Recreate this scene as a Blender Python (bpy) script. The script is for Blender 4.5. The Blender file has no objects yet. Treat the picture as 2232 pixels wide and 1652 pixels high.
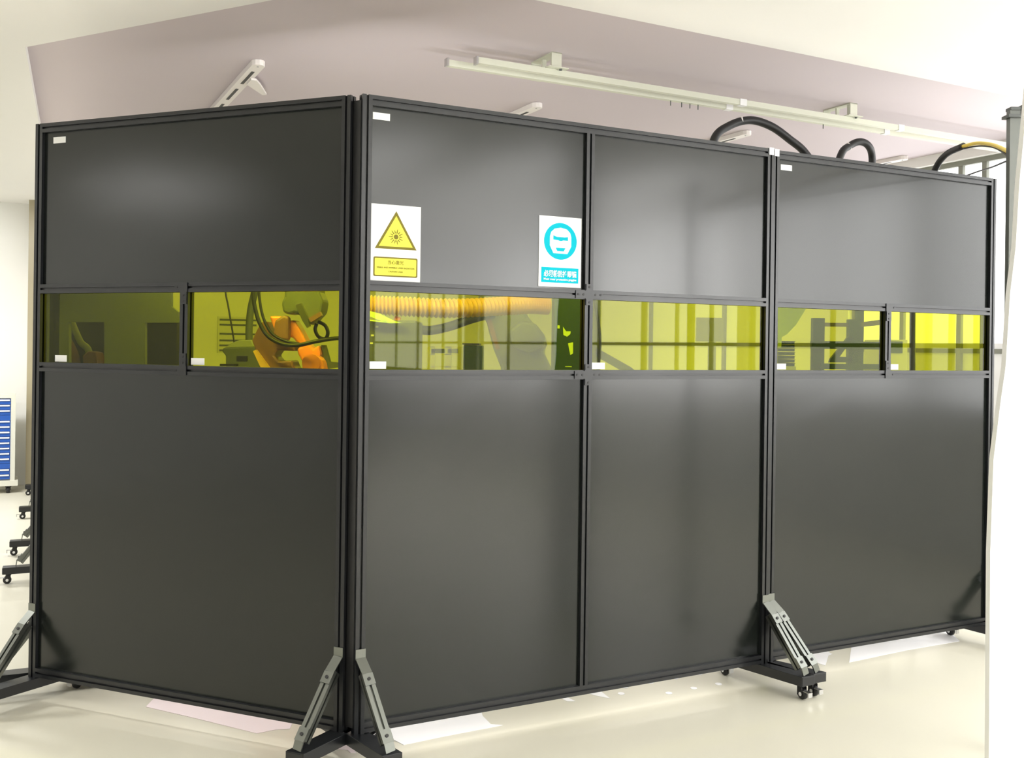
import bpy, bmesh, math, random
from mathutils import Vector, Matrix
random.seed(7)
D = bpy.data
SC = bpy.context.scene
C = SC.collection
PI = math.pi

# ---------------------------------------------------------------- camera
FPX, CX, CY, ROLL, CAMH = 2150.0, 1116.0, 755.77, 0.01349, 1.605
cr, sr = math.cos(ROLL), math.sin(ROLL)
cam = D.cameras.new('camera'); cam_ob = D.objects.new('camera', cam); C.objects.link(cam_ob)
cam.sensor_width = 36; cam.lens = 36*FPX/2232
cam.shift_y = -(826-CY)/2232
cam.clip_start = 0.05; cam.clip_end = 100
cam_ob.matrix_world = Matrix(((cr, -sr, 0, 0), (0, 0, -1, 0), (sr, cr, 0, CAMH), (0, 0, 0, 1)))
SC.camera = cam_ob

def ray(x, y):
    dx, dy = x-CX, y-CY
    return (dx*cr+dy*sr)/FPX, -(-dx*sr+dy*cr)/FPX
def at(x, y, Y):                       # point of the place seen at a pixel, Y metres in front of the camera
    a, b = ray(x, y); return Vector((a*Y, Y, CAMH+b*Y))
def atz(x, y, z):                      # ... on a horizontal plane
    a, b = ray(x, y); Y = (z-CAMH)/b; return Vector((a*Y, Y, z))

# ---------------------------------------------------------------- world, lamps, exposure
w = D.worlds.new('world'); SC.world = w; w.use_nodes = True
w.node_tree.nodes['Background'].inputs[0].default_value = (1.0, .97, .93, 1)
w.node_tree.nodes['Background'].inputs[1].default_value = 0.3
SC.view_settings.view_transform = 'Standard'; SC.view_settings.look = 'None'
SC.view_settings.exposure = 0.22; SC.view_settings.gamma = 1.0
SC.view_settings.use_curve_mapping = False

def area(name, loc, size, power, col, rot=(0, 0, 0)):
    l = D.lights.new(name, 'AREA'); l.shape = 'RECTANGLE'; l.size, l.size_y = size
    l.energy = power; l.color = col
    o = D.objects.new(name, l); o.location = loc; o.rotation_euler = rot; C.objects.link(o); return o
Z_CEIL, Z_TRAY = 3.12, 3.18
# overhead lights out of view: room lamps, plus some added to brighten the left
area('overhead_light', (-1.6, 1.4, 3.08), (1.2, .6), 26, (1, .98, .95))
area('overhead_light', (-6.6, 1.5, 3.08), (1.8, 1.2), 30, (1, .99, .96))  # added out of view to brighten the left wall
area('overhead_light', (-5.45, 8.3, 3.08), (1.2, .6), 120, (1, .99, .96))  # added just outside the view to brighten the far wall
area('overhead_light', (-4.6, 5.0, 3.08), (1.2, .6), 70, (1, .99, .96))
area('overhead_light', (0, -1.6, 3.08), (1.8, .6), 26, (1, .98, .95))
for off in (1.0, 2.3, 3.6):          # long light strips over the aisle to the right of the camera, parallel to the glazing
    area('ceiling_strip_lamp', (3.38+.458*7.0-.889*off, 6.95-.889*7.0-.458*off, 3.10), (6.0, .7), 72, (1, 1, .99), (0, 0, math.atan2(.889, -.458)))
# added unseen fill lights behind the screens' top rails, brightening the robots in the cell
area('cell_fill_light', (-1.22, 4.28, 2.42), (.8, .06), 30, (1, .98, .92), (math.radians(50), 0, -.37557))
area('cell_fill_light', (.28, 4.44, 2.42), (.8, .06), 18, (1, .98, .92), (math.radians(50), 0, .47533))
# lamps over the cell (far enough back to be hidden by the screens)
area('cell_lamp', (0.2, 9.0, 3.12), (1.2, .3), 60, (1, .97, .93))
area('cell_lamp', (-2.2, 8.0, 3.12), (1.2, .3), 60, (1, .97, .93))

# ---------------------------------------------------------------- materials
def mat(name, col, rough=.5, metal=0, emit=None, bump=0, bscale=5, spec=.5, noise=0, nscale=3, coat=0, distort=0):
    m = D.materials.new(name); m.use_nodes = True; nt = m.node_tree; N = nt.nodes; L = nt.links
    b = N['Principled BSDF']
    b.inputs['Base Color'].default_value = (*col, 1); b.inputs['Roughness'].default_value = rough
    b.inputs['Metallic'].default_value = metal; b.inputs['Specular IOR Level'].default_value = spec
    b.inputs['Coat Weight'].default_value = coat; b.inputs['Coat Roughness'].default_value = .04
    if emit:
        b.inputs['Emission Color'].default_value = (*emit[0], 1); b.inputs['Emission Strength'].default_value = emit[1]
    tc = N.new('ShaderNodeTexCoord')
    if noise:
        n = N.new('ShaderNodeTexNoise'); n.inputs['Scale'].default_value = nscale; n.inputs['Detail'].default_value = 4
        L.new(tc.outputs['Object'], n.inputs['Vector'])
        mx = N.new('ShaderNodeMix'); mx.data_type = 'RGBA'
        mx.inputs[6].default_value = tuple(c*(1-noise) for c in col)+(1,); mx.inputs[7].default_value = tuple(min(1, c*(1+noise)) for c in col)+(1,)
        L.new(n.outputs['Fac'], mx.inputs[0]); L.new(mx.outputs[2], b.inputs['Base Color'])
    if bump:
        n = N.new('ShaderNodeTexNoise'); n.inputs['Scale'].default_value = bscale; n.inputs['Detail'].default_value = 1.5
        n.inputs['Distortion'].default_value = distort
        L.new(tc.outputs['Object'], n.inputs['Vector'])
        bp = N.new('ShaderNodeBump'); bp.inputs['Strength'].default_value = bump; bp.inputs['Distance'].default_value = .02
        L.new(n.outputs['Fac'], bp.inputs['Height']); L.new(bp.outputs['Normal'], b.inputs['Normal'])
    return m
M = {}
M['floor'] = mat('floor_epoxy', (.70, .675, .57), .4, noise=.03, nscale=1.2, coat=.15, spec=.3)
M['ceil'] = mat('ceiling_cream', (.90, .89, .88), .8, noise=.01)
M['tray'] = mat('ceiling_rose_grey', (.63, .56, .60), .7, noise=.04, nscale=.8)
M['wall'] = mat('wall_white', (.88, .88, .86), .7, noise=.01)
M['pier'] = mat('pier_white', (.92, .92, .92), .7, noise=.005)
M['anod'] = mat('black_anodised', (.008, .009, .011), .32, spec=.55)
M['gray'] = mat('dark_bracket', (.20, .21, .195), .36, metal=1)
M['sheet'] = mat('screen_sheet', (.006, .008, .007), .19, bump=.10, bscale=1.1, spec=.56, distort=1.5)
M['black'] = mat('black_rubber', (.012, .012, .013), .5)
M['white'] = mat('white_paint', (.9, .9, .9), .5)
M['stick'] = mat('white_sticker', (.86, .86, .86), .75, spec=.2)
M['chrome'] = mat('zinc', (.6, .6, .6), .3, metal=1)
M['yellowp'] = mat('sign_yellow', (.80, .76, .10), .75, spec=.2)
M['olive'] = mat('sign_olive', (.20, .17, .03), .75, spec=.2)
M['cyan'] = mat('sign_cyan', (.0, .48, .62), .75, spec=.2)
M['track'] = mat('track_ivory', (.66, .67, .56), .5)
M['diff'] = mat('diffuser_white', (.86, .82, .80), .5)
M['orange'] = mat('robot_orange', (1, .30, .02), .35)
M['rust'] = mat('robot_brown', (.24, .11, .07), .45)
M['dgrey'] = mat('dark_grey_machine', (.10, .11, .11), .5)
M['tgrey'] = mat('tool_grey', (.16, .17, .16), .4, metal=.3)
M['board'] = mat('grey_board', (.10, .11, .11), .6)
M['mgrey'] = mat('mid_grey', (.30, .31, .31), .5)
M['yduct'] = mat('duct_yellow', (.75, .42, .03), .4)
M['ypaint'] = mat('rack_yellow', (.95, .90, .05), .4)
M['ysheet'] = mat('sheet_yellow_green', (.75, .95, .12), .5)
M['rackg'] = mat('rack_dark_green', (.02, .06, .05), .5)
M['blue'] = mat('drawer_blue', (.02, .10, .45), .35)
M['cab'] = mat('cabinet_cream', (.72, .72, .64), .5)
M['col'] = mat('column_brown_grey', (.34, .30, .20), .35, noise=.1)
M['beam'] = mat('window_frame', (.25, .26, .22), .5)
M['ycable'] = mat('cable_yellow', (.95, .70, .10), .5)
def daymat(name, s, col=(1, 1, 1)):
    m = mat(name, (.8, .8, .8), .3, emit=(col, s)); return m
M['day4'] = daymat('window_daylight', 9.0, (1, .99, .98))
M['day2'] = daymat('window_daylight_mid', 2.2)
M['day3'] = daymat('window_daylight_near', 4.5)
M['day0'] = daymat('window_blind_soft', .15, (1, 1, .97))
M['day1'] = daymat('window_daylight_soft', .6, (.96, 1, .95))
g = D.materials.new('laser_glass'); g.use_nodes = True; nt = g.node_tree; nt.nodes.clear()
out = nt.nodes.new('ShaderNodeOutputMaterial'); tr = nt.nodes.new('ShaderNodeBsdfTransparent'); gl = nt.nodes.new('ShaderNodeBsdfGlossy')
mx = nt.nodes.new('ShaderNodeMixShader'); fr = nt.nodes.new('ShaderNodeFresnel'); fr.inputs[0].default_value = 1.5
tr.inputs[0].default_value = (.68, .70, .14, 1); gl.inputs['Roughness'].default_value = .02
geo = nt.nodes.new('ShaderNodeNewGeometry'); mr = nt.nodes.new('ShaderNodeMapRange')    # same reflectance from either side of the thin pane
mr.inputs['To Min'].default_value = 1.29; mr.inputs['To Max'].default_value = 1/1.29
nt.links.new(geo.outputs['Backfacing'], mr.inputs['Value']); nt.links.new(mr.outputs[0], fr.inputs[0])
nt.links.new(fr.outputs[0], mx.inputs[0]); nt.links.new(tr.outputs[0], mx.inputs[1]); nt.links.new(gl.outputs[0], mx.inputs[2]); nt.links.new(mx.outputs[0], out.inputs[0])
M['glass'] = g

# ---------------------------------------------------------------- mesh helpers
class MB:
    def __init__(s): s.bm = bmesh.new()
    def box(s, x0, x1, y0, y1, z0, z1, R=None):
        vs = [s.bm.verts.new((R @ Vector(p)) if R else p) for p in ((x0,y0,z0),(x1,y0,z0),(x1,y1,z0),(x0,y1,z0),(x0,y0,z1),(x1,y0,z1),(x1,y1,z1),(x0,y1,z1))]
        for f in ((3,2,1,0),(4,5,6,7),(0,1,5,4),(1,2,6,5),(2,3,7,6),(3,0,4,7)): s.bm.faces.new([vs[i] for i in f])
        return s
    def prism(s, pts, z0, z1, R=None):         # polygon in xy, extruded in z
        T = (lambda p: R @ Vector(p)) if R else (lambda p: p)
        a = [s.bm.verts.new(T((x, y, z0))) for x, y in pts]; b = [s.bm.verts.new(T((x, y, z1))) for x, y in pts]
        n = len(pts); s.bm.faces.new(a[::-1]); s.bm.faces.new(b)
        for i in range(n): s.bm.faces.new((a[i], a[(i+1) % n], b[(i+1) % n], b[i]))
        return s
    def frame(s, p0, p1, up=(0, 0, 1)):
        p0, p1 = Vector(p0), Vector(p1); z = (p1-p0).normalized(); u = Vector(up)
        x = u.cross(z)
        if x.length < 1e-4: x = Vector((1, 0, 0))
        x.normalize(); y = z.cross(x)
        R = Matrix((x, y, z)).transposed().to_4x4(); R.translation = p0
        return R, (p1-p0).length
    def bar(s, p0, p1, w, d, up=(0, 0, 1)):     # plain bar
        R, L = s.frame(p0, p1, up); return s.box(-w/2, w/2, -d/2, d/2, 0, L, R)
    def slot(s, p0, p1, w=.04, d=.04, up=(0, 0, 1), g=.0045, k=.011):   # slotted aluminium profile
        R, L = s.frame(p0, p1, up); a, b = w/2, d/2
        P = [(-a,-b),(-g,-b),(-g,-b+k),(g,-b+k),(g,-b),(a,-b),(a,-g),(a-k,-g),(a-k,g),(a,g),(a,b),(g,b),(g,b-k),(-g,b-k),(-g,b),(-a,b),(-a,g),(-a+k,g),(-a+k,-g),(-a,-g)]
        return s.prism(P, 0, L, R)
    def cyl(s, p0, p1, r0, r1=None, n=20, cap=True):
        R, L = s.frame(p0, p1); r1 = r0 if r1 is None else r1
        a = [s.bm.verts.new(R @ Vector((r0*math.cos(2*PI*i/n), r0*math.sin(2*PI*i/n), 0))) for i in range(n)]
        b = [s.bm.verts.new(R @ Vector((r1*math.cos(2*PI*i/n), r1*math.sin(2*PI*i/n), L))) for i in range(n)]
        for i in range(n): s.bm.faces.new((a[i], a[(i+1) % n], b[(i+1) % n], b[i])).smooth = True
        if cap: s.bm.faces.new(a[::-1]); s.bm.faces.new(b)
        return s
    def tube(s, pts, r, n=12, steps=8, ribs=None, closed=False):
        pts = [Vector(p) for p in pts]
        # catmull-rom
        Q = []
        if len(pts) > 2:
            E = [pts[0]*2-pts[1]]+pts+[pts[-1]*2-pts[-2]]
            for i in range(1, len(E)-2):
                for j in range(steps):
                    t = j/steps; p0, p1, p2, p3 = E[i-1:i+3]
                    Q.append(.5*((2*p1)+(p2-p0)*t+(2*p0-5*p1+4*p2-p3)*t*t+(3*p1-p0-3*p2+p3)*t**3))
            Q.append(pts[-1])
        else: Q = [pts[0].lerp(pts[1], i/steps) for i in range(steps+1)]
        prev = None; rings = []; u = None
        for i, p in enumerate(Q):
            t = (Q[min(i+1, len(Q)-1)]-Q[max(i-1, 0)]).normalized()
            if u is None:
                u = t.cross(Vector((.3, .2, 1))); u.normalize()
            u = (u-t*u.dot(t)).normalized(); v = t.cross(u)
            rr = r if not ribs else (r if i % 2 else r*ribs)
            rings.append([s.bm.verts.new(p+(u*math.cos(2*PI*k/n)+v*math.sin(2*PI*k/n))*rr) for k in range(n)])
        for a, b in zip(rings, rings[1:]):
            for k in range(n): s.bm.faces.new((a[k], a[(k+1) % n], b[(k+1) % n], b[k])).smooth = not ribs
        s.bm.faces.new(rings[0][::-1]); s.bm.faces.new(rings[-1]); return s
    def lathe(s, prof, R=None, n=24):           # list of (r, z)
        T = (lambda p: R @ Vector(p)) if R else (lambda p: Vector(p))
        rings = [[s.bm.verts.new(T((r*math.cos(2*PI*i/n), r*math.sin(2*PI*i/n), z))) for i in range(n)] for r, z in prof]
        for a, b in zip(rings, rings[1:]):
            for k in range(n): s.bm.faces.new((a[k], a[(k+1) % n], b[(k+1) % n], b[k])).smooth = True
        s.bm.faces.new(rings[0][::-1]); s.bm.faces.new(rings[-1]); return s
    def build(s, name, m, parent=None, bevel=0):
        bmesh.ops.recalc_face_normals(s.bm, faces=s.bm.faces)
        me = D.meshes.new(name); s.bm.to_mesh(me); s.bm.free(); me.materials.append(m)
        o = D.objects.new(name, me); C.objects.link(o)
        if parent is not None: o.parent = parent
        if bevel:
            b = o.modifiers.new('bevel', 'BEVEL'); b.width = bevel; b.segments = 2; b.limit_method = 'ANGLE'
        return o
def tag(o, label, cat, group=None, kind=None):
    o['label'] = label; o['category'] = cat
    if group: o['group'] = group
    if kind: o['kind'] = kind
    return o
def thing(name, label, cat, loc=(0, 0, 0), rz=0, group=None):
    o = D.objects.new(name, None); o.empty_display_size = .1; C.objects.link(o)
    o.location = loc; o.rotation_euler = (0, 0, rz); return tag(o, label, cat, group)
def struct(o): o['kind'] = 'structure'; return o
def copy_tree(o, parent=None):
    c = o.copy(); C.objects.link(c); c.parent = parent
    for ch in [x for x in D.objects if x.parent == o]: copy_tree(ch, c)
    return c
def recentre(o):                                # put a one-mesh thing's origin at its base centre
    vs = [v.co for v in o.data.vertices]
    c = Vector(((min(v.x for v in vs)+max(v.x for v in vs))/2, (min(v.y for v in vs)+max(v.y for v in vs))/2, min(v.z for v in vs)))
    o.data.transform(Matrix.Translation(-c)); o.location = c; return o

# ---------------------------------------------------------------- screen geometry (fitted)
P0 = Vector((-.58117, 3.79135, 0)); TA, TB, TC = .37557, .47533, .46383
dA = Vector((-math.cos(TA), math.sin(TA), 0)); dB = Vector((math.cos(TB), math.sin(TB), 0)); dC = Vector((math.cos(TC), math.sin(TC), 0))
nB = Vector((math.sin(TB), -math.cos(TB), 0)); nA = Vector((-math.sin(TA), -math.cos(TA), 0)); nC = Vector((math.sin(TC), -math.cos(TC), 0))

# ---------------------------------------------------------------- room shell
struct(MB().box(-9, 11, -9, 17, -.1, 0).build('floor', M['floor']))
# ceiling with the raised tray
a = atz(55, 103, Z_CEIL); b = atz(888, -56, Z_CEIL); c1 = atz(1170, 0, Z_CEIL); c2 = atz(2232, 215, Z_CEIL)
c = c1+(c2-c1).normalized()*7.0
lf = (atz(84, 262, Z_CEIL)-a).normalized(); d = a+lf*12; e = c+Vector((-.458, .889, 0))*11
mb = MB(); bm = mb.bm
outer = [Vector((-9, -9, Z_CEIL)), Vector((11, -9, Z_CEIL)), Vector((9, 17, Z_CEIL)), Vector((-9, 17, Z_CEIL))]
def slabpoly(pts, z0, z1): mb.prism([(p.x, p.y) for p in pts], z0, z1)
# near part, left part and right part of the lower ceiling around the tray
slabpoly([outer[0], outer[1], Vector((11, c.y, 0)), c, b, a, Vector((-9, a.y, 0))], Z_CEIL, Z_CEIL+.25)
slabpoly([Vector((-9, a.y, 0)), a, d, Vector((-9, d.y, 0))], Z_CEIL, Z_CEIL+.25)
struct(mb.build('ceiling', M['ceil']))
mb = MB(); slabpoly([a, b, c, e, d], Z_TRAY, Z_TRAY+.15)
struct(mb.build('ceiling', M['tray']))

# far wall, parallel to the long screen run
wl = atz(0, 440, Z_CEIL); dW = dB.copy()
def wallbox(mb, p, q, z0, z1, th, side=1):
    d_ = (q-p); L = d_.length; R = Matrix.Rotation(math.atan2(d_.y, d_.x), 4, 'Z'); R.translation = Vector((p.x, p.y, 0))
    return mb.box(0, L, 0, th*side, z0, z1, R)
fw0 = wl-dW*4; fw1 = wl+dW*9
struct(wallbox(MB(), fw0, fw1, 0, 3.3, .2).build('wall_far', M['wall']))
struct(MB().box(-8.2, -8.0, -9, 11, 0, 3.12).build('wall_left', M['wall']))

# right wall: daylight glazing, runs away from the camera
R0 = atz(2091, 322, Z_TRAY); dR = (atz(1926, 359, Z_TRAY)-R0).normalized(); dR = Vector((-.458, .889, 0))
rz = math.atan2(dR.y, dR.x)
def rw(mb, t0, t1, y0, y1, z0, z1):            # local frame of the right wall: +y is outwards? (y<0 = outside)
    R = Matrix.Rotation(rz, 4, 'Z'); R.translation = Vector((R0.x, R0.y, 0))
    return mb.box(t0, t1, y0, y1, z0, z1, R)
T0, T1 = -17.0, 7.3
mb = MB(); rw(mb, T0, T1, -.25, -.05, 0, .22); rw(mb, -16.9, -.62, -.25, -.05, .22, 1.15); rw(mb, T0, T1, -.25, -.05, 3.10, 3.2)
for t0, t1 in ((T0, -16.9), (-12.34, -11.82), (-5.70, -5.56), (-3.65, -3.55), (-.62, -.42), (1.15, 1.6), (5.5, T1)): rw(mb, t0, t1, -.25, -.05, .22, 3.10)
struct(mb.build('wall_right', M['wall']))
def window(i, t0, t1, mull, trans, panes, zs=.22):
    fr_ = MB()
    for t in (t0, t1-.04): rw(fr_, t, t+.04, -.17, -.10, zs, 3.10)
    for z in (zs, 3.06): rw(fr_, t0+.04, t1-.04, -.17, -.10, z, z+.04)
    for t in mull: rw(fr_, t-.02, t+.02, -.165, -.105, zs+.04, 3.06)
    for z in trans: rw(fr_, t0+.04, t1-.04, -.16, -.11, z-.018, z+.018)
    o = struct(fr_.build('window_%d' % i, M['beam']))
    for z0, z1, m in panes:
        q = MB(); rw(q, t0+.04, t1-.04, -.15, -.135, z0, z1); q.build('pane', m, o)
    return o
Dm = [(1.19, 3.06, M['day4'])]
window(1, -16.9, -12.34, [-15.6, -14.5, -13.97, -13.35, -12.70, -12.62], [1.66], Dm, 1.15)
window(2, -11.82, -7.42, [-10.9, -9.36, -8.4], [1.66], Dm, 1.15)
window(3, -7.42, -5.70, [-6.79, -6.19], [1.66], Dm, 1.15)
window(4, -5.56, -3.65, [-4.6], [1.66], [(1.19, 3.06, M['day3'])], 1.15)
window(5, -3.55, -.62, [-3.31, -3.08, -2.2, -1.4], [1.66], [(1.19, 3.06, M['day3'])], 1.15)
window(6, -.42, 1.15, [-.14, .07, .62], [1.62], [(.26, 1.68, M['day0']), (1.68, 3.06, M['day2'])])
window(7, 1.6, 5.5, [2.9, 4.2], [1.66], [(.26, 1.66, M['day0']), (1.66, 3.06, M['day0'])])

# white pier at the right of the picture, its edge slants outwards towards the top
Yp = 3.25
edge = [(2146, 1700), (2146, 1652), (2149, 1200), (2156, 1000), (2172, 870), (2182, 800), (2187, 720), (2192, 640), (2204, 540), (2212, 400), (2226, 250), (2238, 120), (2245, 30)]
pts = [(at(x, y, Yp+.03).x, at(x, y, Yp+.03).z) for x, y in edge]
x0, z0 = pts[0]; pts[0] = (x0, 0.0); pts = [p for p in pts if p[1] < 3.1]; pts.append((pts[-1][0]+.02, 3.12))
xr = 1.95
R = Matrix(((1, 0, 0, 0), (0, 0, 1, 0), (0, 1, 0, 0), (0, 0, 0, 1)))
struct(MB().prism([(xr, 0)]+pts+[(xr, 3.12)], Yp, Yp+.03, R).build('wall_near', M['pier']))
# brown-grey column by the far wall at the left
pc = atz(55, 1066, 0); pc2 = atz(120, 1066, 0)
struct(wallbox(MB(), pc, pc2, 0, Z_CEIL, .3).build('trim_1', M['col']))

# ---------------------------------------------------------------- screens
ZB, ZT = .112, 2.565
def caster(parent, x, y, label=False):
    mb = MB()
    mb.box(x-.02, x+.02, y-.022, y+.022, .064, .068)
    mb.cyl((x, y, .056), (x, y, .064), .016)
    for sgn in (-1, 1): mb.box(x+sgn*.014-.0015, x+sgn*.014+.0015, y-.018, y+.012, .018, .058)
    o = mb.build('caster', M['black'], parent)
    R = Matrix.Translation((x-.0115, y-.008, .0255)) @ Matrix.Rotation(PI/2, 4, 'Y')
    MB().lathe([(.012, 0), (.023, .001), (.0255, .005), (.0255, .018), (.023, .022), (.012, .023)], R).build('wheel', M['black'], o)
    hub = MB(); hub.cyl((x-.0165, y-.008, .0255), (x+.0165, y-.008, .0255), .009); hub.build('hub', M['white'], o)
    bp = MB(); bp.box(x-.012, x+.012, y-.055, y-.02, .040, .043, None); bp.box(x-.012, x+.012, y-.058, y-.052, .022, .043); bp.build('brake_pedal', M['chrome'], o)
    return o
def foot(parent, xs, drift, front=.245, back=.245):
    """foot beam with braces and casters below a post at local x = xs; front points to local -y"""
    sh = lambda n: xs + drift*n/.24
    mb = MB(); w_ = .039
    P = [(sh(front)-w_, -front), (sh(front)+w_, -front), (sh(-back)+w_, back), (sh(-back)-w_, back)]
    mb.prism(P, .068, ZB)
    # end cap and top slots
    mb.prism([(sh(front)-w_+.003, -front-.002), (sh(front)+w_-.003, -front-.002), (sh(front)+w_-.003, -front), (sh(front)-w_+.003, -front)], .071, ZB-.003)
    mb.build('foot_beam', M['anod'], parent, bevel=.002)
    for sg, nm in ((1, 'front'), (-1, 'rear')):
        a_ = Vector((sh(.055*sg), -.05*sg, .345)); b_ = Vector((sh(.19*sg), -.195*sg, .155))
        dv = (b_-a_).normalized()
        up = Vector((0, -1*sg, .8))
        br = MB().slot(a_-dv*.01, b_+dv*.02, .04, .04, up=up).build('brace', M['gray'], parent)
        nrm = Vector((0, -sg*.795, .606))        # outward face of the brace
        for base, d0, vert in ((a_, -.008, True), (b_, .0, False)):
            bk = MB(); q = base+nrm*.0235
            if vert:
                bk.box(xs-.02, xs+.02, -.0245*sg, -.0205*sg, .40, .44)            # plate on the post
                bk.bar(Vector((xs, -.0235*sg, .405)), q+dv*.0, .04, .005, up=nrm)
                bk.bar(q, q+dv*.045, .042, .006, up=nrm)
            else:
                bk.bar(q-dv*.025, q+dv*.025, .042, .006, up=nrm)
                e_ = Vector((sh(.235*sg), -.232*sg, ZB+.004)); bk.bar(q+dv*.02, e_, .038, .006, up=nrm)
            bo = bk.build('bracket', M['gray'], br)
            c_ = (q+dv*.022) if vert else q
            MB().cyl(c_, c_+nrm*.007, .0065, n=10).build('bolt', M['black'], br)
    caster(parent, sh(front-.03), -front+.035); caster(parent, sh(-back+.03), back-.035)

def plate(parent, x, z, arms, lens):
    """bolted joining plate with arms: l r u d"""
    mb = MB(); y0, y1 = -.0245, -.0205; hw = .0195
    mb.box(x-hw, x+hw, y0, y1, z-hw, z+hw)
    holes = []
    for a_ in arms:
        L = lens[a_]; dx, dz = {'l': (-1, 0), 'r': (1, 0), 'u': (0, 1), 'd': (0, -1)}[a_]
        if dx: mb.box(min(x+dx*hw, x+dx*L), max(x+dx*hw, x+dx*L), y0, y1, z-hw+.003, z+hw-.003)
        else: mb.box(x-hw+.003, x+hw-.003, y0, y1, min(z+dz*hw, z+dz*L), max(z+dz*hw, z+dz*L))
        for f in ((L-.012,) if L < .05 else (L-.012, L-.038)): holes.append((x+dx*f, z+dz*f))
    o = mb.build('joining_plate', M['anod'], parent)
    for hx, hz in holes: MB().cyl((hx, -.0262, hz), (hx, -.024, hz), .0048, n=10).build('bolt', M['black'], o)

RZ = (1.489, 1.833)             # heights of the two middle rails
def make_screen(label, loc, rzz, width, mullion=None, full=False, feet=(), stickers=(), top_sticker=None, plates=None, flen=.245):
    r = thing('safety_screen', label, 'screen', loc, rzz, 'wheeled laser safety screens')
    W = width
    for x in (.02, W-.02):
        p = MB().slot((x, 0, ZB), (x, 0, ZT), up=(0, 1, 0)).build('post', M['anod'], r)
    for z in (.135, RZ[0], RZ[1], ZT-.02):
        MB().slot((.04, 0, z), (W-.04, 0, z), up=(0, 0, 1)).build('rail', M['anod'], r)
    segs = []
    if mullion is None: xs = [(.04, W-.04)]
    else: xs = [(.04, mullion-.02), (mullion+.02, W-.04)]
    zb0, zb1, zt0, zt1 = .155, RZ[0]-.02, RZ[1]+.02, ZT-.04
    for zz0, zz1 in ((zb0, zb1), (zt0, zt1)):
        for a0, a1 in (xs if full else [(.04, W-.04)]):
            s_ = MB(); s_.box(a0-.006, a1+.006, -.004, .0, zz0-.006, zz1+.006)
            s_.build('cover_sheet', M['sheet'], r)
    for k, (a0, a1) in enumerate(xs):
        MB().box(a0-.006, a1+.006, -.003, .001, RZ[0]+.014, RZ[1]-.014).build('window_pane', M['glass'], r)
    if mullion is not None:
        parts = [(RZ[0]+.02, RZ[1]-.02)]
        if full: parts = [(.155, RZ[0]-.02), (RZ[0]+.02, RZ[1]-.02), (RZ[1]+.02, ZT-.04)]
        for z0_, z1_ in parts: MB().slot((mullion, 0, z0_), (mullion, 0, z1_), up=(0, 1, 0)).build('mullion', M['anod'], r)
        for z, arms, lens in plates or (): plate(r, mullion, z, arms, lens)
    for x in stickers:
        MB().box(x, x+.067, -.0045, -.0032, 1.513, 1.541).build('sticker', M['stick'], r)
    if top_sticker is not None:
        MB().box(top_sticker, top_sticker+.07, -.0058, -.0042, 2.476, 2.503).build('sticker', M['stick'], r)
    for xf, dr in feet: foot(r, xf, dr, flen)
    return r
Lr = {'l': .068, 'r': .068, 'u': .045, 'd': .045}
# A: left front screen (local x runs from its left post to the corner)
locA = P0+dA*1.655
WA = 1.655-.047
scrA = make_screen('black wheeled screen left of the corner, orange robot visible behind its yellow window', locA, -TA, WA,
    mullion=1.655-.828, feet=((.02, -.045), (WA-.02, -.043)),
    stickers=(.115, 1.655-.80), top_sticker=.09,
    plates=((RZ[1], 'ld', {'l': .045, 'd': .07}), (RZ[0], 'lu', {'l': .045, 'u': .07})))
# B: wide middle screen
locB = P0-dB*.012
WB = 2.038+.012
scrB = make_screen('widest black wheeled screen, carrying the yellow and the blue sign', locB, TB, WB,
    mullion=1.024, full=True, feet=((.02, .05), (WB-.02, .06)), stickers=(.047, 1.052), top_sticker=.046,
    plates=((RZ[1], 'lrud', Lr), (RZ[0], 'lrud', Lr)))
# C: right screen
locC = P0+dB*2.042-nB*.012
WC = 1.583
scrC = make_screen('black wheeled screen right of the pale metal corner caps, dark rack behind its window', locC, TC, WC,
    mullion=.775, feet=((.02, .10), (WC-.02, .03)), stickers=(.043, .80), top_sticker=.06,
    plates=((RZ[1], 'rd', {'r': .045, 'd': .07}), (RZ[0], 'ru', {'r': .045, 'u': .07})))
# hinge strips: corner and bare metal caps at the joint
def post_caps(parent, x):
    mb = MB(); mb.box(x-.019, x+.019, -.019, .019, ZT, ZT+.004)
    mb.box(x-.014, x+.014, -.0235, -.0205, ZT-.03, ZT+.004); mb.build('post_cap', M['chrome'], parent)['label'] = 'bare shiny metal cap'
post_caps(scrB, WB-.02); post_caps(scrC, .02)
hinge = MB(); pa = P0+dA*.047; pb = P0-dB*.012
nn = (nA+nB).normalized()
hinge.bar(pa-nA*.004+Vector((0, 0, ZB)), pa-nA*.004+Vector((0, 0, ZT-.012)), .004, .004)
q0 = pa+nA*.0; q1 = pb+nB*.0
Rh = MB()
pts4 = [(q0.x, q0.y), (q1.x, q1.y), (q1.x-nn.x*.02, q1.y-nn.y*.02), (q0.x-nn.x*.02, q0.y-nn.y*.02)]
hinge.bm.free()
Rh.prism(pts4, ZB+.02, ZT-.02)
h = Rh.build('sealing_strip', M['black']); h.matrix_parent_inverse = Matrix(); h.parent = scrA
h.matrix_parent_inverse = (Matrix.Translation(locA) @ Matrix.Rotation(-TA, 4, 'Z')).inverted()

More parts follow.
